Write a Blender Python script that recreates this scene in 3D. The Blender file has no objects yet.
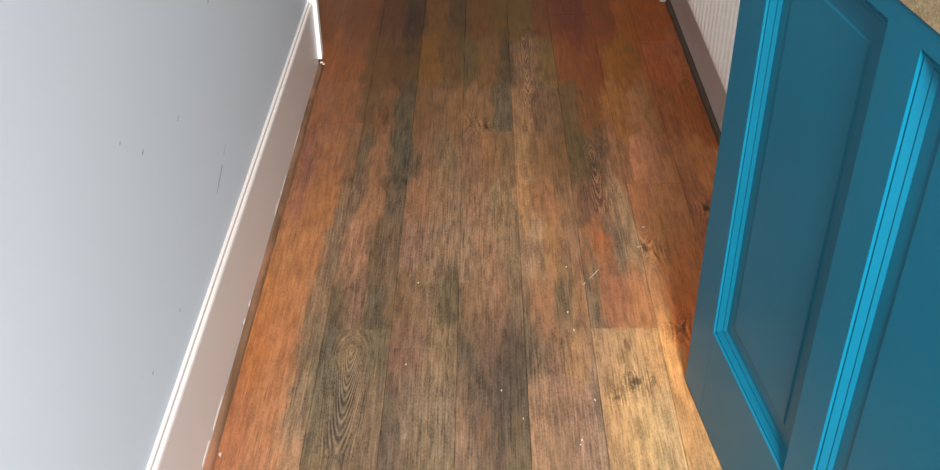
import bpy, bmesh, math, random
import numpy as np
from mathutils import Vector, Matrix, noise

# ------------------------------------------------------------------ camera
S = bpy.context.scene
C = S.collection
cam = bpy.data.objects.new('camera', bpy.data.cameras.new('camera'))
C.objects.link(cam)
RT = Vector((0.99991933, 0.00670042, -0.01079076))
UP = Vector((0.00499125, 0.57393129, 0.81888825))
FW = Vector((-0.01168005, 0.81887605, -0.57385155))
cam.matrix_world = Matrix(((RT.x, UP.x, -FW.x, 0), (RT.y, UP.y, -FW.y, 0), (RT.z, UP.z, -FW.z, 1.3), (0, 0, 0, 1)))
cam.data.sensor_width = 36
cam.data.lens = 1044.02 / 940 * 36
cam.data.clip_start = 0.02
S.camera = cam

# ------------------------------------------------------------------ light
w = bpy.data.worlds.new('overcast'); S.world = w; w.use_nodes = True
w.node_tree.nodes['Background'].inputs[0].default_value = (0.80, 0.90, 1.0, 1)
w.node_tree.nodes['Background'].inputs[1].default_value = 1.0

def area(name, loc, target, sx, sy, power, col):
    l = bpy.data.lights.new(name, 'AREA'); l.shape = 'RECTANGLE'; l.size = sx; l.size_y = sy
    l.energy = power; l.color = col
    o = bpy.data.objects.new(name, l); C.objects.link(o)
    o.location = loc
    o.rotation_euler = (Vector(target) - Vector(loc)).to_track_quat('-Z', 'Y').to_euler()
    return o
WIN = (0.90, 2.10, 0.55, 1.05)            # added unseen window in the rear wall: x0 x1 z0 z1
YR = -2.30                                # rear wall
ZC = 2.45                                 # flat ceiling height
YSL, ZSL = -0.95, 1.15                    # ceiling slopes from here to the rear wall, added to tilt the roof light
SKX = (0.10, 0.70); SKT = (0.16, 0.62)    # added unseen roof window in the slope: x range, range along the slope
SV = Vector((0, YR-YSL, ZSL-ZC)); SL = SV.length; SD = SV/SL; SN = Vector((0, -SD.z, SD.y))   # down the slope; into the room
if SN.y < 0: SN = -SN
def slope(x, t, h): return Vector((x, YSL, ZC)) + SD*(t*SL) + SN*h
pc = slope(sum(SKX)/2, sum(SKT)/2, -.20)
area('added_window_fill', ((WIN[0]+WIN[1])/2, YR-0.22, (WIN[2]+WIN[3])/2), ((WIN[0]+WIN[1])/2, 2, .9),
     1.1, .4, 2, (0.90, 0.95, 1.0))  # weak fill behind the added rear window
area('added_roof_light', pc, pc+SN, SKX[1]-SKX[0]-.04, (SKT[1]-SKT[0])*SL-.04, 235, (0.94, 0.97, 1.0)).data.spread = math.radians(125)  # main light, added out of view behind the camera
S.view_settings.view_transform = 'Standard'
S.view_settings.look = 'None'
S.view_settings.gamma = 1
S.view_settings.use_curve_mapping = False
S.view_settings.exposure = -0.08

# ------------------------------------------------------------------ helpers
def tag(o, label=None, cat=None, group=None, kind=None):
    for k, v in (('label', label), ('category', cat), ('group', group), ('kind', kind)):
        if v: o[k] = v
    return o
def empty(name, loc=(0, 0, 0)):
    o = bpy.data.objects.new(name, None); C.objects.link(o); o.location = loc; return o
def link(name, me, mat, parent=None):
    o = bpy.data.objects.new(name, me); C.objects.link(o)
    if mat and not me.materials: me.materials.append(mat)
    if parent: o.parent = parent
    return o
def mesh(name, bm, mat, parent=None, smooth=False):
    bmesh.ops.recalc_face_normals(bm, faces=bm.faces[:])
    me = bpy.data.meshes.new(name); bm.to_mesh(me); bm.free()
    if smooth:
        for p in me.polygons: p.use_smooth = True
    return link(name, me, mat, parent)
def add_box(bm, a, b, bev=0.0, seg=2):
    r = bmesh.ops.create_cube(bm, size=1)
    a, b = Vector(a), Vector(b)
    for v in r['verts']:
        v.co = Vector([a[i] + (v.co[i]+.5)*(b[i]-a[i]) for i in range(3)])
    if bev:
        es = {e for v in r['verts'] for e in v.link_edges}
        bmesh.ops.bevel(bm, geom=list(es), offset=bev, segments=seg, affect='EDGES', profile=.5)
def box(name, a, b, mat, parent=None, bev=0.0):
    bm = bmesh.new(); add_box(bm, a, b, bev); return mesh(name, bm, mat, parent)
def prism(name, prof, fn, t0, t1, mat, parent=None, smooth=False, n=1, jit=None):
    """closed profile [(a,b)] swept from t0 to t1; fn(a,b,t) -> xyz"""
    bm = bmesh.new(); rings = []
    for k in range(n+1):
        t = t0 + (t1-t0)*k/n
        rings.append([bm.verts.new(fn(a, b, t)) for a, b in prof])
    m = len(prof)
    for r0, r1 in zip(rings, rings[1:]):
        for i in range(m):
            bm.faces.new((r0[i], r0[(i+1) % m], r1[(i+1) % m], r1[i]))
    bm.faces.new(rings[0]); bm.faces.new(rings[-1][::-1])
    return mesh(name, bm, mat, parent, smooth)

# ------------------------------------------------------------------ materials
class NT:
    def __init__(s, name):
        s.m = bpy.data.materials.new(name); s.m.use_nodes = True
        s.t = s.m.node_tree; s.b = s.t.nodes['Principled BSDF']
    def n(s, typ, ins=None, **kw):
        nd = s.t.nodes.new(typ)
        for k, v in kw.items(): setattr(nd, k, v)
        for k, v in (ins or {}).items():
            if hasattr(v, 'node'): s.t.links.new(v, nd.inputs[k])
            else: nd.inputs[k].default_value = v
        return nd
    def link(s, a, b): s.t.links.new(a, b)
    def math(s, op, a, b=0.0, c=0.0):
        return s.n('ShaderNodeMath', {0: a, 1: b, 2: c}, operation=op).outputs[0]
    def mix(s, f, a, b, typ='MIX'):
        nd = s.n('ShaderNodeMix', data_type='RGBA', blend_type=typ)
        for k, v in ((0, f), (6, a), (7, b)):
            if hasattr(v, 'node'): s.t.links.new(v, nd.inputs[k])
            else: nd.inputs[k].default_value = v
        return nd.outputs[2]
    def ramp(s, f, p0, p1):
        return s.n('ShaderNodeMapRange', {0: f, 1: p0, 2: p1}).outputs[0]
    def bump(s, h, strength, dist):
        b = s.n('ShaderNodeBump', {'Height': h, 'Strength': strength, 'Distance': dist})
        s.link(b.outputs[0], s.b.inputs['Normal'])
    def coords(s, sc=(1, 1, 1)):
        g = s.n('ShaderNodeNewGeometry').outputs['Position']
        return s.n('ShaderNodeMapping', {'Vector': g, 'Scale': sc}).outputs[0]

def paint(name, col, rough, var=0.04, scale=3.0, bump=0.15, bsc=90.0, coat=0.0, stretch=(1, 1, 1), spec=0.5):
    t = NT(name)
    n1 = t.n('ShaderNodeTexNoise', {'Vector': t.coords(), 'Scale': scale, 'Detail': 5.0}).outputs[0]
    d = [max(0, c*(1-var*2)) for c in col]; u = [min(1, c*(1+var*2)) for c in col]
    t.link(t.mix(n1, (*d, 1), (*u, 1)), t.b.inputs['Base Color'])
    t.b.inputs['Roughness'].default_value = rough
    t.b.inputs['Specular IOR Level'].default_value = spec
    t.b.inputs['Coat Weight'].default_value = coat
    t.b.inputs['Coat Roughness'].default_value = 0.2
    n2 = t.n('ShaderNodeTexNoise', {'Vector': t.coords(stretch), 'Scale': bsc, 'Detail': 3.0}).outputs[0]
    t.bump(n2, bump, 0.001)
    return t.m

# wall emulsion with small scuffs
def wall_mat():
    t = NT('pale_blue_emulsion')
    n1 = t.n('ShaderNodeTexNoise', {'Vector': t.coords(), 'Scale': 1.7, 'Detail': 4.0}).outputs[0]
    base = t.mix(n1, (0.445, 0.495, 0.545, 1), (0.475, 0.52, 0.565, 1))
    t.link(base, t.b.inputs['Base Color'])
    t.b.inputs['Roughness'].default_value = 0.6
    n3 = t.n('ShaderNodeTexNoise', {'Vector': t.coords(), 'Scale': 260.0, 'Detail': 2.0}).outputs[0]
    t.bump(n3, 0.08, 0.001)
    return t.m
M_wall = wall_mat()
M_scuff = paint('grey_scuff', (0.26, 0.28, 0.29), 0.7, bump=0)
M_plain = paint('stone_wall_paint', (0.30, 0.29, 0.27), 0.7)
M_ceil = paint('ceiling_white', (0.62, 0.61, 0.58), 0.8)
M_white = paint('white_gloss_woodwork', (0.54, 0.485, 0.455), 0.32, var=0.02, scale=6, bump=0.08, bsc=40, stretch=(1, .1, 1))
M_arch = paint('bright_white_gloss', (0.86, 0.86, 0.84), 0.25, var=0.01, bump=0.05)
M_fleck = paint('old_paint_fleck', (0.36, 0.31, 0.25), 0.6, bump=0)
M_chip = paint('chipped_paint_edge', (0.62, 0.56, 0.50), 0.5, bump=0)
M_rad = paint('radiator_enamel', (0.90, 0.86, 0.82), 0.3, var=0.01, bump=0.02)
M_dark = paint('dark_gap', (0.03, 0.02, 0.015), 0.9, bump=0)
M_sub = paint('subfloor_board', (0.10, 0.055, 0.03), 0.8)

def teal(name):
    t = NT(name)
    n1 = t.n('ShaderNodeTexNoise', {'Vector': t.coords(), 'Scale': 7.0, 'Detail': 5.0}).outputs[0]
    t.link(t.mix(n1, (0.001, 0.091, 0.146, 1), (0.001, 0.106, 0.169, 1)), t.b.inputs['Base Color'])
    t.b.inputs['Roughness'].default_value = 0.38
    t.b.inputs['Roughness'].default_value = 0.32
    t.b.inputs['Specular IOR Level'].default_value = 0.2
    return t.m
M_teal = teal('teal_satin_paint')

def worktop_mat():
    t = NT('brown_speckled_laminate')
    v = t.n('ShaderNodeTexVoronoi', {'Vector': t.coords(), 'Scale': 420.0}).outputs['Color']
    n = t.n('ShaderNodeTexNoise', {'Vector': t.coords(), 'Scale': 70.0, 'Detail': 6.0, 'Roughness': .7}).outputs[0]
    f = t.math('ADD', t.math('MULTIPLY', t.n('ShaderNodeSeparateColor', {0: v}).outputs[0], .45), t.math('MULTIPLY', n, .75))
    r = t.n('ShaderNodeValToRGB', {0: f}); e = r.color_ramp.elements
    e[0].position = .25; e[0].color = (0.10, 0.060, 0.028, 1)
    e[1].position = .85; e[1].color = (0.36, 0.28, 0.17, 1)
    x = e.new(.45); x.color = (0.24, 0.15, 0.055, 1)
    x = e.new(.62); x.color = (0.22, 0.165, 0.09, 1)
    t.link(r.outputs[0], t.b.inputs['Base Color'])
    t.b.inputs['Roughness'].default_value = 0.4
    return t.m
M_top = worktop_mat()

def quad_mat():
    t = NT('brown_stained_beading')
    n = t.n('ShaderNodeTexNoise', {'Vector': t.coords((60, 6, 60)), 'Scale': 1.0, 'Detail': 5.0}).outputs[0]
    n2 = t.n('ShaderNodeTexNoise', {'Vector': t.coords((9, 7, 9)), 'Scale': 1.0, 'Detail': 4.0}).outputs[0]
    a = t.mix(t.ramp(n, .3, .7), (0.085, 0.042, 0.021, 1), (0.175, 0.095, 0.054, 1))
    a = t.mix(t.ramp(n2, .52, .68), a, (0.24, 0.105, 0.058, 1))
    t.link(a, t.b.inputs['Base Color']); t.b.inputs['Roughness'].default_value = 0.6; t.b.inputs['Specular IOR Level'].default_value = 0.2
    t.bump(n, 0.3, 0.001)
    return t.m
M_quad = quad_mat()
M_quad_shade = paint('shade_painted_beading', (0.055, 0.032, 0.020), 0.6, var=.15, scale=40)  # right beading coloured darker to carry the shade below the radiator

def plank_mat():
    t = NT('worn_wood_plank')
    tone = t.n('ShaderNodeAttribute', attribute_name='tone').outputs['Color']
    fl = t.n('ShaderNodeAttribute', attribute_name='flow').outputs['Vector']
    sx = t.n('ShaderNodeSeparateXYZ', {0: fl})
    phi, along, con_all = sx.outputs
    con = t.math('MINIMUM', con_all, .95)
    def vec(a, b, c=0.0):
        return t.n('ShaderNodeCombineXYZ', {0: t.math('MULTIPLY', phi, a), 1: t.math('MULTIPLY', along, b), 2: c}).outputs[0]
    st = t.n('ShaderNodeTexNoise', {'Vector': vec(300.0, 9.0), 'Scale': 1.0, 'Detail': 6.0, 'Roughness': .72}).outputs[0]
    md = t.n('ShaderNodeTexNoise', {'Vector': vec(95.0, 8.0, 4.0), 'Scale': 1.0, 'Detail': 6.0, 'Roughness': .70}).outputs[0]
    wob = t.n('ShaderNodeTexNoise', {'Vector': vec(22.0, 5.0, 3.0), 'Scale': 1.0, 'Detail': 3.0}).outputs[0]
    ph = t.math('ADD', t.math('MULTIPLY', phi, 2*math.pi/0.0056), t.math('MULTIPLY', wob, 11.0))
    ln = t.math('POWER', t.math('MULTIPLY_ADD', t.math('SINE', ph), .5, .5), 1.4)
    pos = t.n('ShaderNodeNewGeometry').outputs['Position']
    def pn(sc, det, ro):
        return t.n('ShaderNodeTexNoise', {'Vector': t.n('ShaderNodeMapping', {'Vector': pos, 'Scale': sc}).outputs[0],
                                          'Scale': 1.0, 'Detail': det, 'Roughness': ro}).outputs[0]
    bl = pn((55, 17, 1), 7.0, .72)
    sp = pn((260, 150, 1), 3.0, .75)
    off = lambda v, c=.5: t.math('SUBTRACT', v, c)
    lin_amt = t.math('ADD', t.math('MULTIPLY', t.math('MAXIMUM', off(con_all, .95), 0.0), 1.7), t.math('MULTIPLY', t.ramp(con, .55, .9), .26))          # visible ring lines only near knots and cathedral figure
    g = t.math('MULTIPLY', off(st), t.math('MULTIPLY', con, 3.3))
    g = t.math('ADD', g, t.math('MULTIPLY', off(ln, .45), lin_amt))
    g = t.math('ADD', g, t.math('MULTIPLY', off(sp), t.math('MULTIPLY', con, 2.0)))
    g = t.math('ADD', g, t.math('MULTIPLY', off(bl), .8))
    wear = t.n('ShaderNodeMapRange', {0: t.math('ADD', t.math('MULTIPLY', md, .62), t.math('MULTIPLY', bl, .38)), 1: .44, 2: .56, 3: 0.0, 4: 1.0}, interpolation_type='SMOOTHSTEP').outputs[0]
    g = t.math('ADD', g, t.math('MULTIPLY', off(wear), t.math('MULTIPLY', con, .5)))
    po = t.n('ShaderNodeTexNoise', {'Vector': vec(420.0, 22.0, 9.0), 'Scale': 1.0, 'Detail': 3.0, 'Roughness': .6}).outputs[0]
    pore = t.n('ShaderNodeMapRange', {0: po, 1: .58, 2: .68, 3: 0.0, 4: 1.0}, interpolation_type='SMOOTHSTEP').outputs[0]
    g = t.math('SUBTRACT', g, t.math('MULTIPLY', pore, t.math('MULTIPLY', con, .55)))
    k = t.math('MINIMUM', t.math('MAXIMUM', t.math('ADD', g, 1.04), .30), 1.9)
    col = t.n('ShaderNodeVectorMath', {0: tone, 'Scale': k}, operation='SCALE').outputs[0]
    t.link(col, t.b.inputs['Base Color'])
    t.link(t.n('ShaderNodeMapRange', {0: bl, 1: .3, 2: .7, 3: .44, 4: .64}).outputs[0], t.b.inputs['Roughness'])
    t.b.inputs['Specular IOR Level'].default_value = 0.3
    t.bump(t.math('MULTIPLY', st, con), 0.45, 0.0010)
    return t.m
M_plank = plank_mat()

# ------------------------------------------------------------------ setting: shell
XW = -0.4715          # left wall face
XS = -0.458           # left skirting face
XRW = 0.610           # right wall face (hall part)
XRS = 0.5945          # right skirting face
YE = 4.3              # far end wall
YK = 1.66             # kitchen far wall (return of the hall wall)
XK = 2.3              # kitchen right wall
st = dict(kind='structure')
floor = tag(box('floor', (-0.60, YR-.1, -0.06), (XK, YE, -0.0135), M_sub), 'worn orange and grey wooden plank floor of the hallway', **st)
wl = tag(box('wall_left', (XW-.12, YR, -.05), (XW, 2.72, ZC), M_wall), 'pale blue grey painted wall along the left of the hallway', **st)
tag(box('wall_left_far', (XW-.12, 3.56, -.05), (XW, YE, ZC), M_wall), 'pale blue grey wall beyond the left doorway', **st)
tag(box('wall_left_over_door', (XW-.12, 2.72, 2.02), (XW, 3.56, ZC), M_wall), 'pale wall above the left doorway', **st)
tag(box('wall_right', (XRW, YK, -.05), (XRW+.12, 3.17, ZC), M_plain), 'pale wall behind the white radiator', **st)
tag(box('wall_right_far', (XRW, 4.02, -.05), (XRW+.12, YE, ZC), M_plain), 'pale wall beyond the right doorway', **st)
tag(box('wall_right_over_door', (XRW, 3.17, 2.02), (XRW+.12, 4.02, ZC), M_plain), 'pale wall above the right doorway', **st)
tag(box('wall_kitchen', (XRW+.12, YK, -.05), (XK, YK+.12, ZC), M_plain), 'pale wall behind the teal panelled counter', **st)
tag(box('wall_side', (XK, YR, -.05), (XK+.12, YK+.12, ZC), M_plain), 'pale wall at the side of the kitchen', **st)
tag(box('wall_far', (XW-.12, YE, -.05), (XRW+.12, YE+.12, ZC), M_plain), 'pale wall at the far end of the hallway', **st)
tag(box('ceiling', (XW-.12, YSL, ZC), (XK+.12, YE+.12, ZC+.1), M_ceil), 'white ceiling over the hallway', **st)
bm = bmesh.new()
def slab(x0, x1, t0, t1):
    q = [bm.verts.new(slope(x, t, h)) for h in (0, -.1) for x, t in ((x0, t0), (x1, t0), (x1, t1), (x0, t1))]
    for f in ((0, 1, 2, 3), (7, 6, 5, 4), (0, 4, 5, 1), (1, 5, 6, 2), (2, 6, 7, 3), (3, 7, 4, 0)): bm.faces.new([q[i] for i in f])
slab(XW-.12, SKX[0], 0, 1.02); slab(SKX[1], XK+.12, 0, 1.02); slab(SKX[0], SKX[1], 0, SKT[0]); slab(SKX[0], SKX[1], SKT[1], 1.02)
tag(mesh('ceiling_slope_added', bm, M_ceil), 'unseen white ceiling slope added to hold the roof light', **st)
# rear wall round the added window
bm = bmesh.new()
add_box(bm, (XW-.12, YR-.12, -.05), (WIN[0], YR, ZSL)); add_box(bm, (WIN[1], YR-.12, -.05), (XK+.12, YR, ZSL))
add_box(bm, (WIN[0], YR-.12, -.05), (WIN[1], YR, WIN[2])); add_box(bm, (WIN[0], YR-.12, WIN[3]), (WIN[1], YR, ZSL))
tag(mesh('wall_rear', bm, M_plain), 'pale wall with the added window', **st)
win = tag(empty('window_fill_added', ((WIN[0]+WIN[1])/2, YR-.06, WIN[2])), 'unseen wide window added for weak fill light', **st)
hw, hh = (WIN[1]-WIN[0])/2, WIN[3]-WIN[2]
bm = bmesh.new()
for a, b in (((-hw, -.03, 0), (-hw+.06, .03, hh)), ((hw-.06, -.03, 0), (hw, .03, hh)), ((-hw+.06, -.03, 0), (hw-.06, .03, .06)), ((-hw+.06, -.03, hh-.06), (hw-.06, .03, hh))):
    add_box(bm, a, b, .004)
mesh('added_window_frame', bm, M_arch, win)
g = NT('window_glass')
tr = g.n('ShaderNodeBsdfTransparent'); gl = g.n('ShaderNodeBsdfGlossy', {'Roughness': 0.02}); mx = g.n('ShaderNodeMixShader', {0: .06})
g.link(tr.outputs[0], mx.inputs[1]); g.link(gl.outputs[0], mx.inputs[2])
g.link(mx.outputs[0], g.t.nodes['Material Output'].inputs[0])
box('pane', (-hw+.06, -.004, .06), (hw-.06, .004, hh-.06), g.m, win)

rw = tag(empty('window_roof_added', slope(sum(SKX)/2, sum(SKT)/2, -.1)), 'unseen roof window added as the main light', **st)
rw.rotation_euler = SN.to_track_quat('-Z', 'Y').to_euler()
a_, b_ = (SKX[1]-SKX[0])/2, (SKT[1]-SKT[0])*SL/2
bm = bmesh.new()
for a, b in (((-a_-.04, -b_-.04, 0), (-a_, b_+.04, .04)), ((a_, -b_-.04, 0), (a_+.04, b_+.04, .04)), ((-a_, -b_-.04, 0), (a_, -b_, .04)), ((-a_, b_, 0), (a_, b_+.04, .04))):
    add_box(bm, a, b, .004)
mesh('added_window_frame', bm, M_arch, rw)
box('pane', (-a_, -b_, .012), (a_, b_, .018), g.m, rw)

# skirting, left: flat face, then a double bright ledge against the wall
prof = [(0, 0), (0, .1895), (-.0012, .1935), (-.0035, .1955), (-.0062, .1962), (-.0068, .1925), (-.0078, .1925), (-.0084, .1985), (-.0110, .2000), (-.0135, .2000), (-.0135, 0)]
tag(prism('baseboard_left', prof, lambda a, b, t: (XS+a, t, b), YR, 2.681, M_white), 'tall white skirting board with a moulded top edge', **st)
tag(prism('baseboard_right', [(0, 0), (0, .1895), (.0035, .1955), (.0084, .1985), (.0150, .2000), (.0150, 0)],
          lambda a, b, t: (XRS+a, t, b), YK, 3.132, M_white), 'shaded white skirting board under the radiator', **st)
# quadrant beading along both skirtings
def quadrant(r, rz): return [(0, 0)] + [(r*math.cos(k*math.pi/12), rz*math.sin(k*math.pi/12)) for k in range(7)]
def qfn(side, x0):
    def fn(a, b, t):
        j = noise.noise(Vector((t*9, side, 0)))*.0012
        return (x0+side*(a+(j if a > .001 else 0)), t, b + (j if b > .001 else 0))
    return fn
tag(prism('trim_1', quadrant(.012, .0125), qfn(1, XS), YR, 2.690, M_quad, smooth=False, n=120), 'narrow brown wooden beading at the foot of the left skirting', **st)
tag(prism('trim_2', quadrant(.0125, .014), qfn(-1, XRS), YK, 3.130, M_quad_shade, n=80), 'narrow brown beading with painted shade at the foot of the right skirting', **st)
# little paint chips on the skirting's ragged lower edge, scuffs on the wall
def patch(name, pts, fn, mat, parent, th=.0006):
    bm = bmesh.new()
    lo = [bm.verts.new(fn(a, b, 0)) for a, b in pts]; hi = [bm.verts.new(fn(a, b, th)) for a, b in pts]
    bm.faces.new(hi); bm.faces.new(lo[::-1])
    for i in range(len(pts)):
        j = (i+1) % len(pts); bm.faces.new((lo[i], lo[j], hi[j], hi[i]))
    return mesh(name, bm, mat, parent)
def blob(cx, cy, rx, ry, n=9, seed=0, rot=0.0):
    rnd = random.Random(seed); out = []
    for k in range(n):
        a = 2*math.pi*k/n; r = rnd.uniform(.65, 1.1)
        x, y = rx*r*math.cos(a), ry*r*math.sin(a)
        out.append((cx + x*math.cos(rot)-y*math.sin(rot), cy + x*math.sin(rot)+y*math.cos(rot)))
    return out
bbl = bpy.data.objects['baseboard_left']
for i, (y, z, ry, rz) in enumerate(((2.03, .0165, .045, .0016), (1.945, .0175, .04, .002), (1.602, .016, .010, .003), (1.545, .0165, .012, .003),
                                    (1.30, .019, .05, .0018), (1.205, .020, .03, .002), (2.25, .016, .05, .0012))):
    patch('paint_chip', blob(y, z, ry, rz, 10, i), lambda a, b, h: (XS+h, a, b), M_chip, bbl)
for i, (y, z, ry, rz, ro) in enumerate(((1.595, .311, .036, .0045, .35), (1.655, .335, .02, .0016, .4), (1.705, .601, .005, .004, 0), (1.253, .566, .006, .003, .3),
                                        (1.262, .275, .005, .003, 0), (1.106, .287, .005, .003, 0), (1.18, .622, .004, .002, .5), (1.429, .523, .008, .002, .5))):
    patch('scuff_mark', blob(y, z, ry, rz, 9, i+40, ro), lambda a, b, h: (XW+h, a, b), M_scuff, wl, .0001)

# ------------------------------------------------------------------ door casings and doors
def casing(n, xw, sgn, y0, y1, xout, label, foot=.026):
    d = tag(empty('door_%d' % n, (xw, (y0+y1)/2, 0)), label, **st)
    def B(name, a, b, m, bev=.003):
        lo = [min(p, q) for p, q in zip(a, b)]; hi = [max(p, q) for p, q in zip(a, b)]
        o = box(name, lo, hi, m, None, bev); o.parent = d; o.matrix_parent_inverse = Matrix.Translation(d.location).inverted()
        return o
    B('architrave', (xw, y0, foot), (xout, y0+.032, 2.03), M_arch, .002)
    if foot > .01: B('plinth_block', (xw, y0+.001, .012), (xw+sgn*.014, y0+.07, .026), M_quad, .001)
    B('architrave', (xw, y1-.07, .010), (xout, y1, 2.03), M_arch)
    B('architrave', (xw, y0, 2.032), (xout, y1, 2.10), M_arch)
    xb = xw - sgn*.09
    B('door_leaf', (xb, y0+.045, .012), (xb-sgn*.04, y1-.045, 2.0), M_white)
    for z0, z1 in ((.2, .85), (1.05, 1.85)):
        m = (y0+y1)/2
        for a, b in ((y0+.14, m-.05), (m+.05, y1-.14)):
            B('panel', (xb, a, z0), (xb+sgn*.008, b, z1), M_white, .006)
    k = B('door_knob', (xb, y1-.11, .98), (xb+sgn*.05, y1-.07, 1.02), M_quad, .012)
    return d
casing(1, XW, 1, 2.681, 3.60, -.4470, 'white door casing and door on the left wall')
casing(2, XRW, -1, 3.132, 4.06, .566, 'white door casing beyond the radiator', .0005)
# splintered foot of the left casing
d1 = bpy.data.objects['door_1']
bm = bmesh.new()
for i, (x, y, z, r) in enumerate(((-.449, 2.677, .0185, .0045), (-.443, 2.674, .0150, .0035))):
    v = bmesh.ops.create_icosphere(bm, subdivisions=1, radius=r)['verts']
    for q in v: q.co = Vector((q.co.x*1.2+x, q.co.y+y, q.co.z*.6+z))
o = mesh('splintered_foot', bm, M_chip); o.parent = d1; o.matrix_parent_inverse = Matrix.Translation(d1.location).inverted()

# ------------------------------------------------------------------ floor planks
PW = 0.128
SEAM0 = -0.432
JOINTS = [2.36, 1.54, 1.485, 2.31, 2.548, 1.541, 2.06, 1.35, 2.2]      # one known end joint in each row
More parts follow.
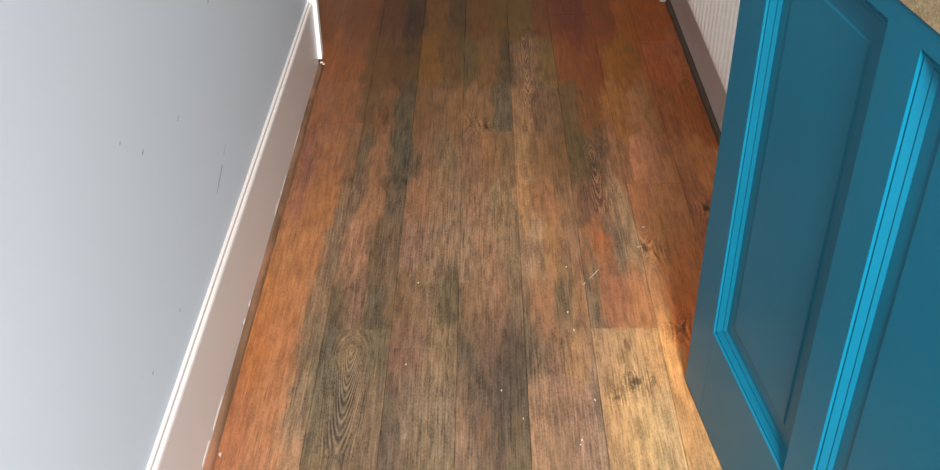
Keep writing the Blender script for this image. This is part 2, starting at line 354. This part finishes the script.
#TONES_BEGIN
TONES = [  # worn colour of the boards, lightened against the counter's shade: x, y, r, g, b
    (-0.466, 3.014, 0.130, 0.040, 0.008), (-0.373, 3.012, 0.111, 0.033, 0.008), (-0.265, 3.010, 0.071, 0.023, 0.008), (-0.203, 3.009, 0.042, 0.019, 0.008), (-0.126, 3.008, 0.098, 0.039, 0.008),
    (-0.065, 3.007, 0.055, 0.028, 0.008), (-0.003, 3.006, 0.092, 0.035, 0.008), (0.073, 3.004, 0.085, 0.040, 0.008), (0.119, 3.003, 0.088, 0.044, 0.010), (0.196, 3.002, 0.097, 0.030, 0.008),
    (0.272, 3.001, 0.101, 0.022, 0.008), (0.364, 2.999, 0.151, 0.037, 0.008), (0.456, 2.997, 0.238, 0.064, 0.008), (0.517, 2.996, 0.274, 0.063, 0.008), (-0.433, 2.731, 0.173, 0.053, 0.013),
    (-0.376, 2.730, 0.143, 0.047, 0.012), (-0.290, 2.729, 0.082, 0.034, 0.008), (-0.232, 2.728, 0.070, 0.028, 0.008), (-0.198, 2.727, 0.065, 0.030, 0.008), (-0.147, 2.727, 0.113, 0.047, 0.008),
    (-0.089, 2.726, 0.085, 0.038, 0.010), (-0.047, 2.725, 0.076, 0.043, 0.015), (0.025, 2.724, 0.107, 0.048, 0.014), (0.073, 2.723, 0.054, 0.030, 0.013), (0.124, 2.722, 0.133, 0.067, 0.032),
    (0.195, 2.721, 0.106, 0.055, 0.017), (0.238, 2.720, 0.133, 0.036, 0.008), (0.309, 2.719, 0.136, 0.036, 0.008), (0.394, 2.718, 0.200, 0.067, 0.009), (0.507, 2.716, 0.305, 0.079, 0.023),
    (0.564, 2.715, 0.312, 0.092, 0.032), (-0.424, 2.430, 0.151, 0.055, 0.020), (-0.358, 2.429, 0.144, 0.051, 0.018), (-0.293, 2.429, 0.084, 0.040, 0.013), (-0.253, 2.428, 0.104, 0.042, 0.014),
    (-0.201, 2.427, 0.056, 0.037, 0.019), (-0.161, 2.427, 0.104, 0.047, 0.017), (-0.109, 2.426, 0.113, 0.055, 0.023), (-0.056, 2.425, 0.128, 0.061, 0.024), (-0.004, 2.425, 0.136, 0.065, 0.027),
    (0.061, 2.424, 0.079, 0.052, 0.027), (0.100, 2.423, 0.168, 0.081, 0.036), (0.166, 2.422, 0.103, 0.051, 0.024), (0.231, 2.422, 0.079, 0.041, 0.014), (0.283, 2.421, 0.111, 0.037, 0.009),
    (0.348, 2.420, 0.204, 0.077, 0.019), (0.413, 2.419, 0.249, 0.104, 0.038), (0.478, 2.418, 0.234, 0.075, 0.023), (0.543, 2.417, 0.252, 0.073, 0.019), (-0.429, 2.176, 0.140, 0.053, 0.029),
    (-0.368, 2.175, 0.168, 0.065, 0.024), (-0.307, 2.174, 0.128, 0.056, 0.023), (-0.290, 2.174, 0.074, 0.047, 0.023), (-0.251, 2.174, 0.156, 0.067, 0.027), (-0.210, 2.173, 0.063, 0.042, 0.021),
    (-0.179, 2.173, 0.044, 0.035, 0.019), (-0.137, 2.172, 0.117, 0.056, 0.026), (-0.089, 2.172, 0.120, 0.069, 0.033), (-0.029, 2.171, 0.128, 0.063, 0.030), (0.020, 2.170, 0.155, 0.070, 0.028),
    (0.056, 2.170, 0.112, 0.060, 0.026), (0.092, 2.170, 0.184, 0.095, 0.040), (0.140, 2.169, 0.128, 0.062, 0.024), (0.189, 2.169, 0.099, 0.046, 0.017), (0.237, 2.168, 0.063, 0.037, 0.013),
    (0.285, 2.167, 0.093, 0.046, 0.021), (0.333, 2.167, 0.173, 0.073, 0.030), (0.405, 2.166, 0.315, 0.123, 0.056), (0.477, 2.165, 0.262, 0.101, 0.040), (0.525, 2.165, 0.343, 0.120, 0.041),
    (-0.439, 1.998, 0.183, 0.072, 0.034), (-0.359, 1.997, 0.203, 0.078, 0.025), (-0.302, 1.997, 0.116, 0.064, 0.033), (-0.244, 1.996, 0.163, 0.073, 0.031), (-0.187, 1.996, 0.072, 0.045, 0.025),
    (-0.141, 1.995, 0.158, 0.072, 0.033), (-0.096, 1.995, 0.145, 0.076, 0.038), (-0.050, 1.994, 0.136, 0.077, 0.041), (-0.005, 1.994, 0.161, 0.081, 0.041), (0.041, 1.993, 0.152, 0.088, 0.043),
    (0.086, 1.993, 0.225, 0.110, 0.045), (0.143, 1.992, 0.184, 0.080, 0.033), (0.200, 1.992, 0.144, 0.072, 0.032), (0.245, 1.991, 0.098, 0.044, 0.022), (0.280, 1.991, 0.120, 0.052, 0.024),
    (0.314, 1.991, 0.180, 0.101, 0.050), (0.359, 1.990, 0.238, 0.089, 0.035), (0.427, 1.990, 0.309, 0.124, 0.046), (0.483, 1.989, 0.239, 0.086, 0.035), (-0.431, 1.803, 0.222, 0.090, 0.032),
    (-0.367, 1.802, 0.219, 0.086, 0.030), (-0.314, 1.802, 0.115, 0.068, 0.037), (-0.271, 1.802, 0.196, 0.089, 0.045), (-0.228, 1.801, 0.078, 0.044, 0.020), (-0.196, 1.801, 0.089, 0.050, 0.026),
    (-0.143, 1.800, 0.134, 0.070, 0.041), (-0.090, 1.800, 0.144, 0.082, 0.044), (-0.047, 1.800, 0.145, 0.084, 0.045), (0.016, 1.799, 0.165, 0.087, 0.045), (0.070, 1.799, 0.135, 0.079, 0.040),
    (0.112, 1.798, 0.190, 0.107, 0.057), (0.144, 1.798, 0.196, 0.094, 0.036), (0.197, 1.798, 0.148, 0.074, 0.037), (0.250, 1.797, 0.177, 0.069, 0.027), (0.292, 1.797, 0.110, 0.068, 0.038),
    (0.334, 1.797, 0.200, 0.113, 0.055), (0.377, 1.796, 0.264, 0.105, 0.035), (0.440, 1.796, 0.304, 0.101, 0.031), (-0.445, 1.632, 0.246, 0.088, 0.025), (-0.385, 1.632, 0.227, 0.087, 0.030),
    (-0.325, 1.631, 0.137, 0.076, 0.039), (-0.285, 1.631, 0.070, 0.043, 0.021), (-0.255, 1.631, 0.114, 0.059, 0.033), (-0.215, 1.631, 0.061, 0.041, 0.021), (-0.165, 1.630, 0.103, 0.055, 0.024),
    (-0.125, 1.630, 0.113, 0.063, 0.029), (-0.065, 1.630, 0.068, 0.045, 0.021), (-0.015, 1.629, 0.133, 0.069, 0.033), (0.035, 1.629, 0.155, 0.075, 0.038), (0.075, 1.629, 0.107, 0.063, 0.033),
    (0.124, 1.628, 0.166, 0.073, 0.032), (0.164, 1.628, 0.073, 0.049, 0.025), (0.194, 1.628, 0.178, 0.085, 0.037), (0.224, 1.628, 0.097, 0.061, 0.032), (0.263, 1.627, 0.187, 0.070, 0.031),
    (0.313, 1.627, 0.232, 0.092, 0.035), (0.353, 1.627, 0.304, 0.130, 0.049), (0.392, 1.627, 0.375, 0.094, 0.020), (-0.438, 1.482, 0.227, 0.077, 0.022), (-0.362, 1.481, 0.229, 0.085, 0.031),
    (-0.325, 1.481, 0.094, 0.062, 0.032), (-0.287, 1.481, 0.066, 0.047, 0.026), (-0.249, 1.481, 0.111, 0.067, 0.033), (-0.202, 1.480, 0.082, 0.055, 0.029), (-0.155, 1.480, 0.110, 0.053, 0.029),
    (-0.118, 1.480, 0.113, 0.059, 0.033), (-0.080, 1.480, 0.132, 0.078, 0.039), (-0.033, 1.479, 0.058, 0.038, 0.021), (0.014, 1.479, 0.072, 0.039, 0.022), (0.051, 1.479, 0.046, 0.029, 0.018),
    (0.098, 1.479, 0.080, 0.052, 0.028), (0.145, 1.478, 0.128, 0.067, 0.036), (0.173, 1.478, 0.227, 0.114, 0.045), (0.201, 1.478, 0.144, 0.080, 0.044), (0.229, 1.478, 0.217, 0.119, 0.056),
    (0.275, 1.478, 0.257, 0.145, 0.064), (0.313, 1.477, 0.302, 0.157, 0.063), (0.359, 1.477, 0.421, 0.200, 0.064), (0.382, 1.477, 0.406, 0.092, 0.016), (-0.440, 1.298, 0.204, 0.071, 0.026),
    (-0.370, 1.298, 0.225, 0.091, 0.036), (-0.327, 1.298, 0.119, 0.075, 0.041), (-0.292, 1.298, 0.078, 0.054, 0.030), (-0.248, 1.298, 0.069, 0.048, 0.028), (-0.205, 1.298, 0.103, 0.062, 0.032),
    (-0.170, 1.297, 0.057, 0.038, 0.022), (-0.144, 1.297, 0.106, 0.065, 0.037), (-0.101, 1.297, 0.118, 0.074, 0.040), (-0.066, 1.297, 0.108, 0.069, 0.039), (-0.040, 1.297, 0.145, 0.077, 0.042),
    (-0.005, 1.297, 0.064, 0.039, 0.023), (0.029, 1.297, 0.040, 0.026, 0.018), (0.064, 1.296, 0.057, 0.039, 0.022), (0.098, 1.296, 0.186, 0.100, 0.052), (0.133, 1.296, 0.137, 0.072, 0.040),
    (0.168, 1.296, 0.153, 0.079, 0.045), (0.202, 1.296, 0.131, 0.081, 0.051), (0.237, 1.296, 0.264, 0.141, 0.058), (0.280, 1.296, 0.283, 0.166, 0.069), (0.323, 1.295, 0.266, 0.155, 0.069),
    (0.357, 1.295, 0.293, 0.135, 0.047), (-0.438, 1.206, 0.213, 0.078, 0.033), (-0.372, 1.206, 0.222, 0.090, 0.039), (-0.330, 1.205, 0.219, 0.110, 0.053), (-0.288, 1.205, 0.104, 0.064, 0.031),
    (-0.238, 1.205, 0.098, 0.058, 0.031), (-0.188, 1.205, 0.099, 0.058, 0.030), (-0.147, 1.205, 0.065, 0.040, 0.024), (-0.105, 1.205, 0.103, 0.063, 0.032), (-0.064, 1.205, 0.104, 0.067, 0.036),
    (-0.022, 1.204, 0.115, 0.069, 0.039), (0.019, 1.204, 0.078, 0.044, 0.024), (0.053, 1.204, 0.079, 0.051, 0.026), (0.094, 1.204, 0.169, 0.089, 0.044), (0.127, 1.204, 0.123, 0.069, 0.034),
    (0.177, 1.204, 0.158, 0.089, 0.053), (0.210, 1.204, 0.200, 0.108, 0.051), (0.259, 1.204, 0.292, 0.170, 0.070), (0.309, 1.203, 0.263, 0.166, 0.075), (0.358, 1.203, 0.242, 0.135, 0.055),
]
#TONES_END
KNOTS = [  # x, y, radius, ring colour factor
    (0.278, 1.393, .0085, .30), (0.240, 1.352, .0048, .42), (0.233, 1.347, .003, .5), (0.505, 1.956, .008, .38), (0.141, 2.936, .007, .5),
    (0.381, 1.535, .007, .55), (0.352, 1.800, .008, .55), (-0.025, 2.36, .006, .6), (0.008, 2.345, .006, .55)]
VS = [  # cathedral grain: x, y tip(near), y far end, half width, strength
    (-0.246, 1.26, 1.48, .028, .22), (0.126, 2.50, 2.93, .018, .13), (0.268, 2.0, 2.2, .02, .10)]
STAINS_AND_LIGHT = [  # x, y, rx, ry, colour factor rgb: worn and stained marks, plus a painted seam highlight and radiator shade
    (-0.270, 1.512, .012, .016, (1.9, 1.55, 1.25)), (-0.238, 1.262, .010, .028, (.50, .50, .50)), (0.276, 1.490, .006, .020, (.42, .36, .36)),
    (0.262, 1.440, .004, .018, (.5, .45, .45)), (0.259, 1.818, .028, .040, (1.25, .95, .75)), (-0.248, 2.40, .006, .06, (.55, .55, .55)),
    (-0.155, 2.16, .012, .10, (.62, .70, .80)), (0.013, 2.05, .012, .025, (.60, .62, .62)), (0.085, 1.915, .010, .035, (.62, .68, .75)),
    (0.01, 2.36, .01, .02, (.6, .6, .6)), (-0.055, 1.585, .07, .012, (.72, .72, .70)), (-.31, 2.06, .035, .03, (.68, .68, .66)),
    (-.21, 2.07, .04, .03, (.62, .60, .58)), (0.30, 2.25, .02, .10, (.70, .70, .66)), (0.075, 1.39, .03, .10, (.80, .80, .84)),
    (-.133, 1.26, .0022, .07, (1.45, 1.5, 1.6)), (0.078, 2.9, .012, .2, (.85, .85, .85)), (-.205, 2.9, .02, .25, (.72, .76, .78)),  # the thin pale streak is a seam highlight painted in
    (0.0, 1.27, .006, .05, (1.30, 1.05, .88)), (.06, 1.29, .006, .06, (1.28, 1.06, .9)), (-.26, 1.66, .05, .008, (.75, .72, .70)), (.57, 2.6, .015, .4, (.8, .8, .82))]  # last entry paints the shade along the floor under the radiator

def tones_at(X, Y, lim):
    if TONES is None:
        return np.tile(np.array([.25,.16,.10]),(len(X), 1))
    T = np.array(TONES); out = np.zeros((len(X), 3))
    x0, x1, y0, y1 = lim
    pen = 2.2*((T[:, 0] < x0) | (T[:, 0] > x1)) + 2.2*((T[:, 1] < y0-.02) | (T[:, 1] > y1+.02))   # boards differ: prefer marks on this board
    for i in range(0, len(X), 4000):
        x = X[i:i+4000, None]; y = Y[i:i+4000, None]
        d = ((x-T[None, :, 0])/.0185)**2 + ((y-T[None, :, 1])/.085)**2 + pen[None, :]
        d -= d.min(axis=1, keepdims=True)
        wgt = np.exp(-d*.9)
        out[i:i+4000] = (wgt @ T[:, 2:5]) / wgt.sum(axis=1, keepdims=True)
    return out

def build_plank(x0, x1, y0, y1, seed):
    vis = x1 > -.5 and x0 < .62 and y1 > 1.05 and y0 < 3.3
    near = vis and y0 < 2.2
    nx = 40 if near else 24 if vis else 4
    ny = max(2, int((y1-y0)/(.0055 if near else .009 if vis else .12)))
    gx = np.concatenate([[x0+.0002, x0+.0009], np.linspace(x0+.004, x1-.004, nx), [x1-.0009, x1-.0002]])
    gy = np.concatenate([[y0+.0002, y0+.0010], np.linspace(y0+.006, y1-.006, ny), [y1-.0010, y1-.0002]])
    rnd = random.Random(seed)
    XX, YY = np.meshgrid(gx, gy); X = XX.ravel(); Y = YY.ravel(); n = len(X); m = len(gx)
    Z = np.zeros(n).reshape(XX.shape)
    Z[0, :] = Z[-1, :] = -.0003; Z[:, 0] = Z[:, -1] = -.0006
    Z = Z.ravel()
    verts = np.stack([X, Y, Z], 1)
    faces = [(j*m+i, j*m+i+1, (j+1)*m+i+1, (j+1)*m+i) for j in range(len(gy)-1) for i in range(m-1)]
    # skirt down to the subfloor
    ring = [i for i in range(m)] + [j*m+m-1 for j in range(1, len(gy))] + [(len(gy)-1)*m+i for i in range(m-2, -1, -1)] + [j*m for j in range(len(gy)-2, 0, -1)]
    low = verts[ring].copy(); low[:, 2] = -.0132
    base = n; verts = np.concatenate([verts, low]); L = len(ring)
    faces += [(ring[(k+1) % L], ring[k], base+k, base+(k+1) % L) for k in range(L)]
    faces.append(tuple(base+k for k in range(L-1, -1, -1)))
    VX, VY = verts[:, 0], verts[:, 1]
    # ragged domain warp so that worn patches get irregular edges
    if vis:
        wx = np.array([noise.noise(Vector((a*26, b*7, 1.3)))*.013 + noise.noise(Vector((a*85, b*16, 5.1)))*.012 + noise.noise(Vector((a*230, b*50, 3.1)))*.006 for a, b in zip(VX, VY)])
        wy = np.array([noise.noise(Vector((a*30+9, b*9, 7.7)))*.06 + noise.noise(Vector((a*110, b*28, 2.2)))*.045 + noise.noise(Vector((a*260, b*60, 8.2)))*.02 for a, b in zip(VX, VY)])
    else:
        wx = wy = np.zeros(len(VX))
    wxc = np.clip(VX+wx, x0+.002, x1-.002)
    tone = tones_at(wxc, np.clip(VY+wy, y0, y1), (x0, x1, y0, y1))
    rag = np.array([min(1, max(0, .62+1.3*noise.noise(Vector((a*190, b*45, 6.6))))) for a, b in zip(VX, VY)]) if vis else np.ones(len(VX))
    for sx_, sy_, rx, ry, f in STAINS_AND_LIGHT:
        d = ((VX+wx*.6-sx_)/rx)**2 + ((VY+wy*.6-sy_)/ry)**2
        a = (np.clip(1.4-d, 0, 1)*rag)[:, None]
        tone = tone*(1-a) + tone*np.array(f)*a
    u = VX - (x0+x1)/2
    phi = VX + rnd.uniform(0, 1) + .004*np.sin(VY*3+rnd.uniform(0, 6))
    sat = (tone[:, 0]-tone[:, 2])/(tone[:, 0]+1e-4)
    con = np.clip(1.70 - sat*1.45, .42, .95)
    for kx, ky, R, f in KNOTS:
        if not (x0 < kx < x1): continue
        du = VX-kx; dy = VY-ky                    # grain lines bulge round the knot, dark core in the middle
        E = np.exp(-(dy/(7*R))**2)
        phi = phi + np.sign(du)*(np.sqrt(du*du + (2.6*R)**2*E) - np.abs(du))
        r = np.sqrt(du*du + (dy*.75)**2)/R
        ins = np.clip((1.15-r)/.35, 0, 1)[:, None]
        tone = tone*(1-ins) + tone*f*ins
        con = np.maximum(con, 1.28*np.exp(-(r/5.5)**2))
    for vx, ya, yb, hwid, b in VS:
        if not (x0 < vx < x1): continue
        du = VX-vx
        wv = np.exp(-(du/hwid)**2) * np.clip((VY-ya+.10)/.10, 0, 1)*np.clip((yb+.05-VY)/.05, 0, 1)
        au = np.sqrt(du*du+.004**2)
        phi = au*(1-.25*wv) - wv*b*(VY-ya)
        con = con + wv*.7
    me = bpy.data.meshes.new('floor_plank')
    me.from_pydata(verts.tolist(), [], faces)
    a = me.color_attributes.new('tone', 'FLOAT_COLOR', 'POINT')
    a.data.foreach_set('color', np.concatenate([np.clip(tone, 0, 1), np.ones((len(VX), 1))], 1).astype(np.float32).ravel())
    a = me.attributes.new('flow', 'FLOAT_VECTOR', 'POINT')
    a.data.foreach_set('vector', np.stack([phi, VY + rnd.uniform(0, 9), con], 1).astype(np.float32).ravel())
    me.update()
    return link('floor_plank', me, M_plank, floor)

LEN = 1.50
for k in range(23):
    x0 = SEAM0 + k*PW; x1 = min(x0+PW, XK)
    if k == 0: x0 = -.598                       # the first board runs on under the beading and the skirting
    if x1 - x0 < .02: continue
    j0 = JOINTS[k % len(JOINTS)] + (.37*(k//len(JOINTS)))
    ys = sorted(j0 + LEN*i for i in range(-5, 5))
    for i, (a, b) in enumerate(zip(ys, ys[1:])):
        a, b = max(a, YR-.05), min(b, YE)
        if b - a < .03: continue
        if x0 > XRW+.2 and a > YK+.1: continue
        build_plank(x0, x1, a, b, k*31+i)

# flecks of white paint and grit on the boards
for i, (x, y, rx, ry, ro) in enumerate(((-.131, 1.686, .0022, .004, 0), (.167, 1.59, .0025, .004, 0), (.175, 1.536, .0022, .005, 0), (.198, 1.345, .0022, .005, .4),
        (.167, 1.249, .0025, .004, 0), (.164, 1.238, .002, .003, 0), (.174, 1.738, .0025, .004, 0), (.352, 1.882, .006, .003, 0), (.334, 1.808, .010, .002, .4),
        (.207, 1.681, .0016, .010, -.5), (.229, 1.712, .001, .03, -.6), (.033, 1.37, .002, .004, 0), (.07, 1.30, .002, .003, 0), (-.142, 1.44, .002, .004, 0))):
    patch('paint_fleck', blob(x, y, rx*.75, ry*.75, 8, i+70, ro), lambda a, b, h: (a, b, h), M_fleck, floor, .0004)
o = tag(patch('nail_head', blob(-.4405, 1.217, .0028, .005, 8, 3), lambda a, b, h: (a, b, h), M_fleck, floor, .002))

# ------------------------------------------------------------------ radiator
XR, ZB, ZT, Y0, Y1 = .5300, .243, .83, 1.70, 2.98
rad = tag(empty('radiator', (XR+.03, (Y0+Y1)/2, ZB)), 'white ribbed panel radiator on the right wall above the skirting', 'radiator')
def RB(name, a, b, m, bev=0.0):
    o = box(name, a, b, m, None, bev); o.parent = rad; o.matrix_parent_inverse = Matrix.Translation(rad.location).inverted(); return o
RB('front_panel', (XR, Y0, ZB), (XR+.014, Y1, ZT), M_rad, .004)
RB('back_panel', (XR+.050, Y0+.01, ZB+.005), (XR+.058, Y1-.01, ZT-.005), M_rad, .003)
RB('top_grille', (XR+.006, Y0, ZT-.004), (XR+.056, Y1, ZT+.008), M_rad, .003)
for y in (Y0-.006, Y1+.001): RB('side_cover', (XR+.004, y, ZB+.01), (XR+.056, y+.005, ZT), M_rad, .002)
for y in (Y0+.2, Y1-.2): RB('wall_bracket', (XR+.058, y, ZB+.08), (XRW-.0015, y+.03, ZT-.1), M_rad)
me = None; pitch = .0365; npch = int((Y1-Y0-.03)/pitch)
for i in range(npch):
    y = Y0 + .028 + i*pitch
    if me is None:
        bm = bmesh.new()
        rows = []
        hwid, dep = .0105, .0090
        prof = [(-hwid, 0), (-hwid*.92, .75), (-hwid*.72, 1.0), (hwid*.72, 1.0), (hwid*.92, .75), (hwid, 0)]
        za, zb = ZB+.012-ZB, ZT-.035-ZB
        for z, s, wd in ((za, 0, .25), (za+.005, .5, .62), (za+.014, .92, .92), (za+.024, 1, 1), (zb-.024, 1, 1), (zb-.014, .92, .92), (zb-.005, .5, .62), (zb, 0, .25)):
            rows.append([bm.verts.new((-.0002-dep*d*s, p*wd, z)) for p, d in prof])
        for r0, r1 in zip(rows, rows[1:]):
            for k in range(len(prof)-1): bm.faces.new((r0[k], r0[k+1], r1[k+1], r1[k]))
        for k in (0,): pass
        bm.faces.new([r[0] for r in rows] + [r[-1] for r in rows[::-1]])
        o = mesh('rib', bm, M_rad, None, False); me = o.data
    else:
        o = bpy.data.objects.new('rib', me); C.objects.link(o)
    o.parent = rad; o.location = (XR - rad.location.x, y - rad.location.y, 0)
# valve and pipe at the far foot
bm = bmesh.new()
bmesh.ops.create_cone(bm, cap_ends=True, segments=16, radius1=.0085, radius2=.0085, depth=ZB+.01, matrix=Matrix.Translation((XR+.033, Y0-.030, (ZB+.01)/2)))
o = mesh('pipe', bm, M_rad, None, True); o.parent = rad; o.matrix_parent_inverse = Matrix.Translation(rad.location).inverted()
bm = bmesh.new()
bmesh.ops.create_cone(bm, cap_ends=True, segments=20, radius1=.017, radius2=.014, depth=.06, matrix=Matrix.Translation((XR+.033, Y0-.030, ZB+.045)))
o = mesh('valve', bm, M_arch, None, True); o.parent = rad; o.matrix_parent_inverse = Matrix.Translation(rad.location).inverted()

# ------------------------------------------------------------------ teal panelled counter and its worktop
TH = .12715
ORG = Vector((.3636, 1.3929, 0)); ROT = (0, 0, TH - math.pi/2)
cnt = tag(empty('kitchen_counter', ORG), 'teal painted counter unit with recessed moulded panels standing on the wooden floor', 'counter')
cnt.rotation_euler = ROT
W, Z0, Z1, FT = .867, .004, .8910, .022       # run, foot, top, frame thickness
P = [(.0905, .3985), (.4690, .7770)]; ZA, ZBB = .1905, .8660
def KB(name, a, b, m=M_teal, bev=0.0): return box(name, a, b, m, cnt, bev)
KB('stile', (0, 0, Z0), (P[0][0], FT, Z1), M_teal, .0015)
KB('stile', (P[0][1], 0, ZA), (P[1][0], FT, ZBB))
KB('stile', (P[1][1], 0, Z0), (W, FT, Z1), M_teal, .0015)
KB('rail', (P[0][0], 0, Z0), (P[1][1], FT, ZA))
KB('rail', (P[0][0], 0, ZBB), (P[1][1], FT, Z1))
MP = [(0, 0), (.0007, -.0032), (.0011, -.0036), (.0036, -.0038), (.0043, -.0031), (.0050, -.0036), (.0118, -.0098), (.0124, -.0103), (.0142, -.0103),
      (.0148, -.0098), (.0154, -.0101), (.0200, -.0140), (.0208, -.0143), (.0208, -.0190), (0, -.0190)]
def moulding(s0, s1, z0, z1):
    def strip(fa, fb):
        bm = bmesh.new()
        A = [bm.verts.new((fa(u)[0], -h, fa(u)[1])) for u, h in MP]; B = [bm.verts.new((fb(u)[0], -h, fb(u)[1])) for u, h in MP]
        m = len(MP)
        for i in range(m): bm.faces.new((A[i], A[(i+1) % m], B[(i+1) % m], B[i]))
        bm.faces.new(A); bm.faces.new(B[::-1])
        mesh('moulding', bm, M_teal, cnt)
    strip(lambda u: (s0+u, z0+u), lambda u: (s0+u, z1-u)); strip(lambda u: (s1-u, z0+u), lambda u: (s1-u, z1-u))
    strip(lambda u: (s0+u, z0+u), lambda u: (s1-u, z0+u)); strip(lambda u: (s0+u, z1-u), lambda u: (s1-u, z1-u))
for a, b in P:
    bm = bmesh.new()                        # raised and fielded panel: flat margin, bevel, field
    rings = []
    for ins, dep in ((.001, .0218), (.001, .0141), (.0480, .0141), (.0500, .0122), (.0520, .0120)):
        rings.append([bm.verts.new((x, dep, z)) for x, z in ((a+ins, ZA+ins), (b-ins, ZA+ins), (b-ins, ZBB-ins), (a+ins, ZBB-ins))])
    for r0, r1 in zip(rings, rings[1:]):
        for i in range(4): bm.faces.new((r0[i], r0[(i+1) % 4], r1[(i+1) % 4], r1[i]))
    bm.faces.new(rings[0]); bm.faces.new(rings[-1])
    mesh('panel', bm, M_teal, cnt)
    moulding(a, b, ZA, ZBB)
KB('carcass', (.002, FT, Z0), (W-.002, .56, Z1-.001))
KB('end_panel', (-.0005, FT, Z0), (.002, .56, Z1)); KB('end_panel', (W-.002, FT, Z0), (W+.0005, .56, Z1))
KB('plinth', (.02, .02, 0), (W-.02, .54, Z0), M_dark)
wt = empty('worktop', ORG + Vector((0, 0, .8915))); wt.rotation_euler = ROT
tag(wt, 'brown speckled laminate worktop lying on the teal counter', 'worktop')
box('slab', (-.010, -.001, 0), (W+.012, .58, .032), M_top, wt, .002)
box('edge_strip', (-.0095, -.0016, .001), (W+.0115, -.0008, .031), M_top, wt)

# ------------------------------------------------------------------ unseen ceiling lamp added to fill the right floor and radiator
LP = Vector((-.12, 2.15, ZC))
lamp = tag(empty('added_ceiling_lamp', LP), 'unseen round lamp added on the hallway ceiling as fill light', 'lamp')
def lathe(name, prof, mat):
    bm = bmesh.new(); n = 32; rings = []
    for r, z in prof:
        rings.append([bm.verts.new((r*math.cos(2*math.pi*k/n), r*math.sin(2*math.pi*k/n), z)) for k in range(n)])
    for r0, r1 in zip(rings, rings[1:]):
        for k in range(n): bm.faces.new((r0[k], r0[(k+1) % n], r1[(k+1) % n], r1[k]))
    bm.faces.new(rings[0]); bm.faces.new(rings[-1][::-1])
    return mesh(name, bm, mat, lamp, True)
lathe('base_plate', [(.17, 0), (.17, -.018), (.155, -.022)], M_arch)
t = NT('added_lamp_diffuser'); t.b.inputs['Base Color'].default_value = (.9, .88, .84, 1)
t.b.inputs['Emission Color'].default_value = (1, .93, .84, 1); t.b.inputs['Emission Strength'].default_value = 4.0
lathe('diffuser', [(.150, -.022), (.145, -.04), (.12, -.058), (.07, -.068), (.01, -.070)], t.m)
l = bpy.data.lights.new('fill_lamp_light', 'AREA'); l.shape = 'DISK'; l.size = .26; l.energy = 19; l.color = (1, .94, .86)
lo = bpy.data.objects.new('fill_lamp_light', l); C.objects.link(lo); lo.parent = lamp; lo.location = (0, 0, -.074)
